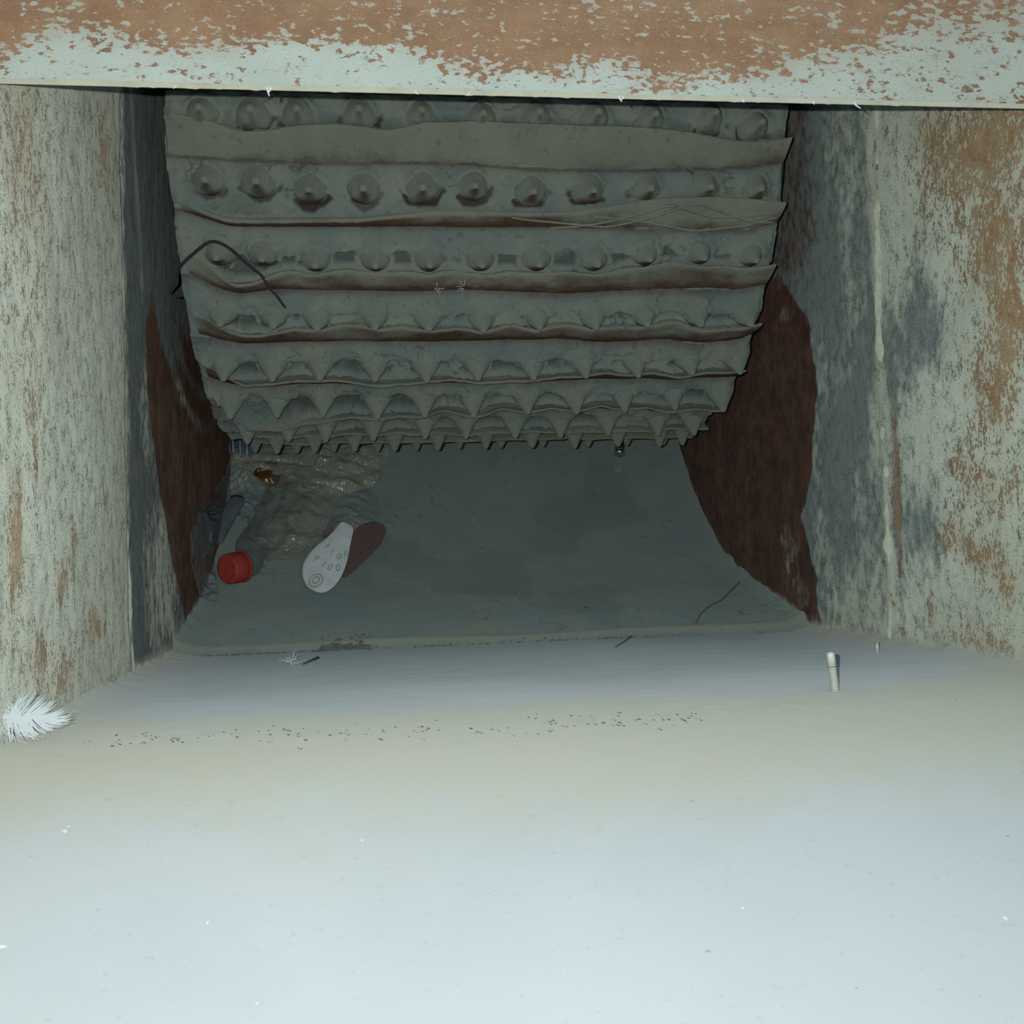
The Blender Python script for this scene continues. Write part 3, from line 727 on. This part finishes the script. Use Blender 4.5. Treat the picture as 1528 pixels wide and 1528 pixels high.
patch('film_sheet', [(303,745),(318,736),(350,738),(390,738),(401,752),(398,778),(388,796),(370,776),(345,775),(322,800),(318,845),(324,880),(327,905),(322,914),(300,908),(286,885),(284,850),(290,800),(296,770)], lambda X, s, t, a: .004 + .010 * (1 - t), M_film_g, b3, amp=.013, fr=95, seed=31, origin=og, centre=(305, 790), smooth=False)
og = at_pan(330, 725)
b4 = root('film_scrap', og, 'clear crinkled film scrap between the blue striped wrapper and the gold foil', 'plastic film')
patch('film_sheet', [(316,700),(345,690),(385,704),(410,703),(412,722),(396,738),(350,740),(318,738),(300,745),(304,728),(326,716)], lambda X, s, t, a: .004 + .010 * (1 - t), M_film_c, b4, amp=.013, fr=110, seed=37, origin=og, smooth=False)
# dark grey tape
og = at_pan(342, 800)
tp = patch('plastic_strip', [(347,764),(330,787),(315,809),(314,825),(315,838),(324,841),(334,838),(341,822),(355,796),(369,770),(366,763),(357,761)], lambda X, s, t, a: .020 + .004 * (1 - t * t), M_grey, None, origin=og, thick=.0012, rings=8, nseg=60)
tag(tp, 'smooth dark grey plastic strip lying above the red bottle cap', 'plastic strip')
# gold foil
og = at_pan(404, 722)
gf = patch('foil_wrapper', [(388,706),(404,700),(416,704),(421,720),(418,738),(404,742),(392,734),(380,724)], lambda X, s, t, a: .012 + .004 * (1 - t), M_gold, None, origin=og, amp=.011, fr=90, seed=43, rings=14, nseg=50, smooth=False)
tag(gf, 'small crumpled gold brown foil wrapper between the film pieces', 'wrapper')
# blue and white striped wrapper end: each rib a strip
og = at_pan(362, 688)
wr = root('striped_wrapper', og, 'tiny blue and white ribbed wrapper end below the drum at its left', 'wrapper')
for i_ in range(7):
    x0 = 346 + i_ * 5.0; dy = random.uniform(-2, 2)
    pl = [(x0, 675 + dy), (x0 + 3.6, 674 + dy), (x0 + 4.2, 690), (x0 + 4.8, 702 + dy + i_), (x0 + 1.2, 700 + dy + i_), (x0 + .4, 688)]
    patch('rib', pl, lambda X, s, t, a: .027 + .0025 * (1 - t), M_strip2 if i_ % 2 else M_strip, wr, origin=og, thick=.0006, rings=4, nseg=20, amp=.003, fr=200, seed=i_)

# bottle with a red cap
pc = at_pan(351, 872, .0165)
bz = (at_pan(420, 790, .014) - pc); bz = bz / np.linalg.norm(bz)           # from the cap towards the body
fz = np.array([-bz[0] * .55 - .42, -.72, .05]);                            # the cap looks towards the viewer and left
axc = Vector(-np.array([-.60, -.68, -.10])).normalized()
bot = root('plastic_bottle', pc, 'crushed clear plastic bottle with a screwed on red cap, half under the film', 'bottle')
m = frame((0, 0, 0), axc)
V, Fc = lathe([(.0105, -.0085), (.0130, -.0085), (.0140, -.0073), (.0142, .0030), (.0142, .0072), (.0138, .0078), (.0120, .0078)], 40)
V = [(x * (1 + (.018 if (i_ % 2 and -.007 < z < .006) else 0)), y * (1 + (.018 if (i_ % 2 and -.007 < z < .006) else 0)), z) for i_, (x, y, z) in enumerate(V)]
o = mesh_obj('cap', xf(V, m), Fc, M_cap, parent=bot); o['label'] = 'dusty red screw cap'
V, Fc = lathe([(.0145, .0080), (.0150, .0082), (.0150, .0096), (.0142, .0100)], 40)
o = mesh_obj('neck_ring', xf(V, m), Fc, M_cap, parent=bot)
# neck, shoulder and a flattened crumpled body bending to the right under the films
c0 = np.array(pc); d1 = np.array(axc); pts_ = []
tgt = [pc + d1 * .008, pc + d1 * .020, at_pan(378, 838, .015), at_pan(395, 820, .015), at_pan(412, 795, .013), at_pan(425, 765, .012), at_pan(432, 735, .011), at_pan(436, 712, .010)]
P = smooth_line(tgt, 46); tt = np.linspace(0, 1, 46)
rad = np.interp(tt, [0, .12, .3, .45, .9, 1], [.0115, .0115, .020, .0235, .0235, .012])
V, Fc = tube(P, rad, 28); V = np.array(V)
for i_ in range(46):
    sl = slice(i_ * 28, (i_ + 1) * 28); c = P[i_]; q = sst(.1, .35, tt[i_])
    for k_ in range(sl.start, sl.stop):
        v = V[k_] - c; nrm = np.array([0, -.35, .93]); hcomp = v @ nrm
        v = v - nrm * hcomp * .45 * q; nz_ = (vn(k_ % 28 * .6, i_ * .45, 71, True) - .5) * .010 * q
        V[k_] = c + v * (1 + nz_ / .02) 
mesh_obj('body', V - pc, Fc, M_pet, parent=bot, smooth=False)

# sanding disc folded over on itself
og = at_pan(505, 845)
sd = root('sanding_disc', og, 'curled sanding disc with printed white backing and dull red grit side', 'sanding disc')
wout = [(511,790),(529,805),(527,815),(523,832),(520,850),(515,866),(508,880),(499,890),(484,895),(470,892),(458,884),(452,868),(453,850),(463,832),(480,815),(497,803)]
rout = [(529,805),(537,796),(552,791),(565,791),(573,796),(578,804),(570,817),(550,838),(530,858),(512,872),(508,855),(515,825)]
cw_ = pan_hit(488, 850); 
def wlift(X, s, t, a): return .006 + .0065 * (1 - t ** 2) + .010 * np.clip((X - cw_[0]) / .03, 0, 1)
o = patch('backing', wout, wlift, M_white, sd, origin=og, thick=.0008, rings=16, nseg=72, centre=(488, 850)); o['label'] = 'white printed paper backing'
o = patch('grit_side', rout, lambda X, s, t, a: .004 + .006 * t * (1 if math.cos(a) > -.2 else .3), M_red, sd, origin=og, thick=.0008, rings=12, nseg=60); o['label'] = 'dull dark red grit surface'
o = patch('grit_side', [(481,806),(489,797),(497,791),(499,801),(491,806),(483,811)], lambda X, s, t, a: .006, M_red, sd, origin=og, thick=.0008, rings=4, nseg=24); o['label'] = 'dull dark red grit surface'
Bw = np.array([pan_hit(x, y) for x, y in wout])
def on_back(px, py):
    X, s = pan_hit(px, py); 
    # radial parameter inside the outline
    v = np.array([X, s]) - np.array(cw_); best = 1
    for i_ in range(len(Bw)):
        a, b = Bw[i_] - cw_, Bw[(i_ + 1) % len(Bw)] - cw_
        mtx = np.array([[v[0], -(b - a)[0]], [v[1], -(b - a)[1]]])
        if abs(np.linalg.det(mtx)) < 1e-12: continue
        k_, u = np.linalg.solve(mtx, a)
        if k_ > 0 and -1e-6 <= u <= 1 + 1e-6: best = 1 / k_; break
    # keep the point on the same line of sight after lifting
    return pan_pt(X, s, wlift(X, s, best, 0) + .0009)
glyphs = [('1', 484, 861, 38, 15), ('0', 493, 867, 30, 14), ('0', 505, 868, 18, 14), ('1', 496, 845, 38, 13), ('0', 507, 851, 30, 14), ('0', 517, 846, 20, 12), ('P', 489, 832, 30, 14), ('P', 473, 851, 30, 15)]
for ch, gx, gy, rot, size in glyphs:
    cu = bpy.data.curves.new('glyph', 'FONT'); cu.body = ch; cu.align_x = 'CENTER'; cu.align_y = 'CENTER'; cu.size = size
    ob = bpy.data.objects.new('glyph', cu); C.objects.link(ob); bpy.context.view_layer.update()
    me = bpy.data.meshes.new_from_object(ob.evaluated_get(bpy.context.evaluated_depsgraph_get())); bpy.data.objects.remove(ob)
    ca, sa = math.cos(math.radians(rot)), math.sin(math.radians(rot))
    V = [on_back(gx + v.co.x * ca + v.co.y * sa, gy + v.co.x * sa - v.co.y * ca) for v in me.vertices]
    Fp = [tuple(p.vertices) for p in me.polygons]
    mesh_obj('printed_digit' if ch.isdigit() else 'printed_letter', np.array(V), Fp, M_ink, parent=sd, origin=og, smooth=False)
for r_ in (4.5, 9.5):
    n = 28; V = []
    for q in (r_, r_ + 1.6): V += [on_back(472 + q * math.cos(6.2832 * j / n), 881 + q * .72 * math.sin(6.2832 * j / n)) for j in range(n)]
    mesh_obj('printed_ring', np.array(V), grid_faces(2, n, True), M_ink, parent=sd, origin=og, smooth=False)

# ------------------------------------------------------------------ small things
# threaded bolt on the chute plate
bp = at_plate(1246, 1029); bl_ = root('threaded_bolt', bp, 'small pale painted bolt sticking up from the feed plate at the right', 'bolt')
L = .0182; prof = []
for i_ in range(34):
    z = -.001 + i_ * (.0118 / 33); prof.append((.00215 - (.0008 if i_ % 3 == 0 else (0.0001 if i_ % 3 == 1 else 0)), z))
prof2 = [(.00200, .0112), (.00200, L - .0012), (.0017, L - .0004), (.0010, L), (.0001, L + .0001)]
mt = Matrix.Rotation(math.radians(-5), 4, 'Y')
V, Fc = lathe(prof, 16); mesh_obj('thread', xf(V, mt), Fc, M_bolt, parent=bl_, smooth=False)
V, Fc = lathe(prof2, 16); mesh_obj('shank', xf(V, mt), Fc, M_bolt, parent=bl_)
# white nub in the right corner
p = at_plate(1309, 966, PZ + .004); V, Fc = tube([p + np.array([0, 0, -.004]), p + np.array([0, 0, .001]), p + np.array([.0003, 0, .0035])], [.0016, .0013, .0006], 7)
tag(mesh_obj('paint_chip', V, Fc, M_bolt, origin=p), 'tiny white chip standing in the right corner of the feed plate', 'paint chip')

# feather at the left corner
e1 = np.array([1, .02, -.01]); e1 /= np.linalg.norm(e1); e2 = np.array([0, .62, .78]); e3 = np.cross(e1, e2)
rs = random.Random(5)
fo = at_y(9, 1070, .443)
fe = root('feather', fo, 'small fluffy white feather in the left corner of the feed plate', 'feather')
Lf = .026
def rach(t): return e1 * Lf * .62 * t + e2 * (-.0012 * t * t) + e3 * (-.0015 * math.sin(2.5 * t))
V, Fc = tube([rach(t) for t in np.linspace(-.12, 1, 12)], np.linspace(.00045, .00015, 12), 6)
mesh_obj('quill', np.array(V), Fc, M_feather, parent=fe)
V, Fc = [], []
for i_ in range(170):
    side = 1 if i_ % 2 else -1; t = rs.uniform(.02, 1) ** .9
    a = math.radians(max(2, 88 * (1 - t) ** .7 + rs.gauss(0, 5))); l = Lf * (.36 + .10 * rs.random()) * (1.0 if t < .5 else .95)
    b = rach(t); w_ = .00030; n = 7; o = len(V); clump = rs.gauss(0, .0008)
    for j in range(n):
        u = j / (n - 1); aa = a - .25 * u * (1 if side > 0 else 1)
        p = b + e1 * l * u * math.cos(aa) + side * e2 * l * u * math.sin(aa) * 1.12 + e3 * (-.0022 * u * (1 - u) * 2 + clump * u)
        d = e2 * math.cos(aa) - side * e1 * math.sin(aa)
        ww = w_ * (1 - u * .85)
        V += [p + d * ww, p - d * ww]
    for j in range(n - 1): Fc.append((o + 2 * j, o + 2 * j + 1, o + 2 * j + 3, o + 2 * j + 2))
o = mesh_obj('barbs', np.array(V), Fc, M_feather, parent=fe, smooth=False); o['kind'] = 'stuff'
V, Fc = [], []
for i_ in range(150):                                                      # loose down at the quill end
    a = rs.uniform(1.2, 5.0); l = Lf * rs.uniform(.25, .62); b = rach(rs.uniform(-.1, .35)); o = len(V); c1 = rs.uniform(-1, 1)
    for j in range(7):
        u = j / 6; p = b + e1 * l * u * math.cos(a + c1 * u) + e2 * l * u * math.sin(a + c1 * u) * .9 - e3 * .002 * u
        ww = .00022 * (1 - .7 * u); V += [p + e2 * ww + e1 * ww * .3, p - e2 * ww - e1 * ww * .3]
    for j in range(6): Fc.append((o + 2 * j, o + 2 * j + 1, o + 2 * j + 3, o + 2 * j + 2))
o = mesh_obj('down', np.array(V), Fc, M_feather, parent=fe, smooth=False); o['kind'] = 'stuff'

# debris along the lip
lo = at_pan(510, 970); pts, rads = [], []
for i_ in range(420):
    cx = random.choice([(515, 972, 20, 9), (510, 975, 18, 8), (545, 965, 12, 5), (478, 982, 14, 4), (380, 990, 60, 3), (700, 968, 90, 3), (900, 958, 90, 3)])
    x, y = random.gauss(cx[0], cx[2]), random.gauss(cx[1], cx[3]); y = min(y, 994 - (x - 300) * .045)
    pts.append(at_pan(x, y, .0015 + (random.uniform(0, .0035) if 480 < x < 545 else 0))); rads.append(random.uniform(.0006, .0021) if 480 < x < 560 else random.uniform(.0004, .0012))
o = crumbs('dust_crumbs', pts, rads, M_crumb, None, lo, 5); tag(o, 'dark dusty crumbs gathered along the seam between trough and feed plate', 'debris')
p = at_plate(446, 990, PZ + .003)
wisp('feather_scrap', 437, 986, 26, .0085, 12, 'tiny frayed feather scrap on the seam left of the crumbs', lambda x, y: at_plate(x, y, PZ + .003), .00022, 6.3)
P = smooth_line([at_plate(452, 991, PZ + .003), at_plate(462, 986, PZ + .004), at_plate(474, 981, PZ + .004)], 12); V, Fc = tube(P, np.linspace(.0003, .0009, 12), 6)
tag(mesh_obj('twig', V, Fc, M_straw, origin=P[0]), 'short dark twig on the seam beside the frayed feather scrap', 'twig')
P = smooth_line([at_pan(x, y, .0012) for x, y in [(1038, 932), (1046, 917), (1060, 905), (1076, 898), (1088, 886), (1104, 870)]], 30); V, Fc = tube(P, .0004, 5)  # a dust crack drawn as a thin dark tube
tag(mesh_obj('dark_line', V, Fc, M_straw, origin=P[0]), 'thin dark curved line for a crack in the trough dust near the right wall', 'fibre')
P = smooth_line([at_plate(x, y, PZ + .004) for x, y in [(918, 965), (930, 958), (942, 949)]], 10); V, Fc = tube(P, .0003, 5)
tag(mesh_obj('dark_line', V, Fc, M_straw, origin=P[0]), 'very short fibre crossing the seam at the middle of the feed plate', 'fibre')
# pin with a bright end under the drum, and a pebble
pa, pb = at_pan(924, 640, .012), at_pan(922, 683, .010)
pin = root('metal_pin', pb, 'dark blue metal pin with a bright end poking out below the drum', 'pin')
V, Fc = tube([pa, pa * .5 + pb * .5, pb], .0052, 16); mesh_obj('shank', V, Fc, M_navy, parent=pin, origin=pb)
dv = (pb - pa) / np.linalg.norm(pb - pa); V, Fc = tube([pb - dv * .0005, pb + dv * .002, pb + dv * .0035], [.0060, .0062, .0045], 16); o = mesh_obj('end_collar', V, Fc, M_steel, parent=pin, origin=pb); o['label'] = 'bright metal end'
def pebble(px, py, r, label, seed, lift=.002, name='pebble'):
    c = at_pan(px, py, lift); rs = np.random.RandomState(seed); V = []
    for a in np.linspace(0, math.pi, 7):
        for b in np.linspace(0, 2 * math.pi, 9)[:-1]: V.append(c + r * np.array([math.sin(a) * math.cos(b), math.sin(a) * math.sin(b), .7 * math.cos(a)]) * rs.uniform(.85, 1.15))
    tag(mesh_obj(name, V, grid_faces(7, 8, True), M_stone, origin=c), label, 'pebble')
pebble(922, 703, .0036, 'pale pebble on the trough just below the metal pin', 1)
pebble(706, 777, .0026, 'tiny pale pebble alone on the middle of the trough', 2)
pebble(562, 961, .0018, 'tiny pale pebble at the right end of the crumbs on the seam', 4)
pebble(640, 884, .0014, 'tiny pale pebble on the trough right of the sanding disc', 6)
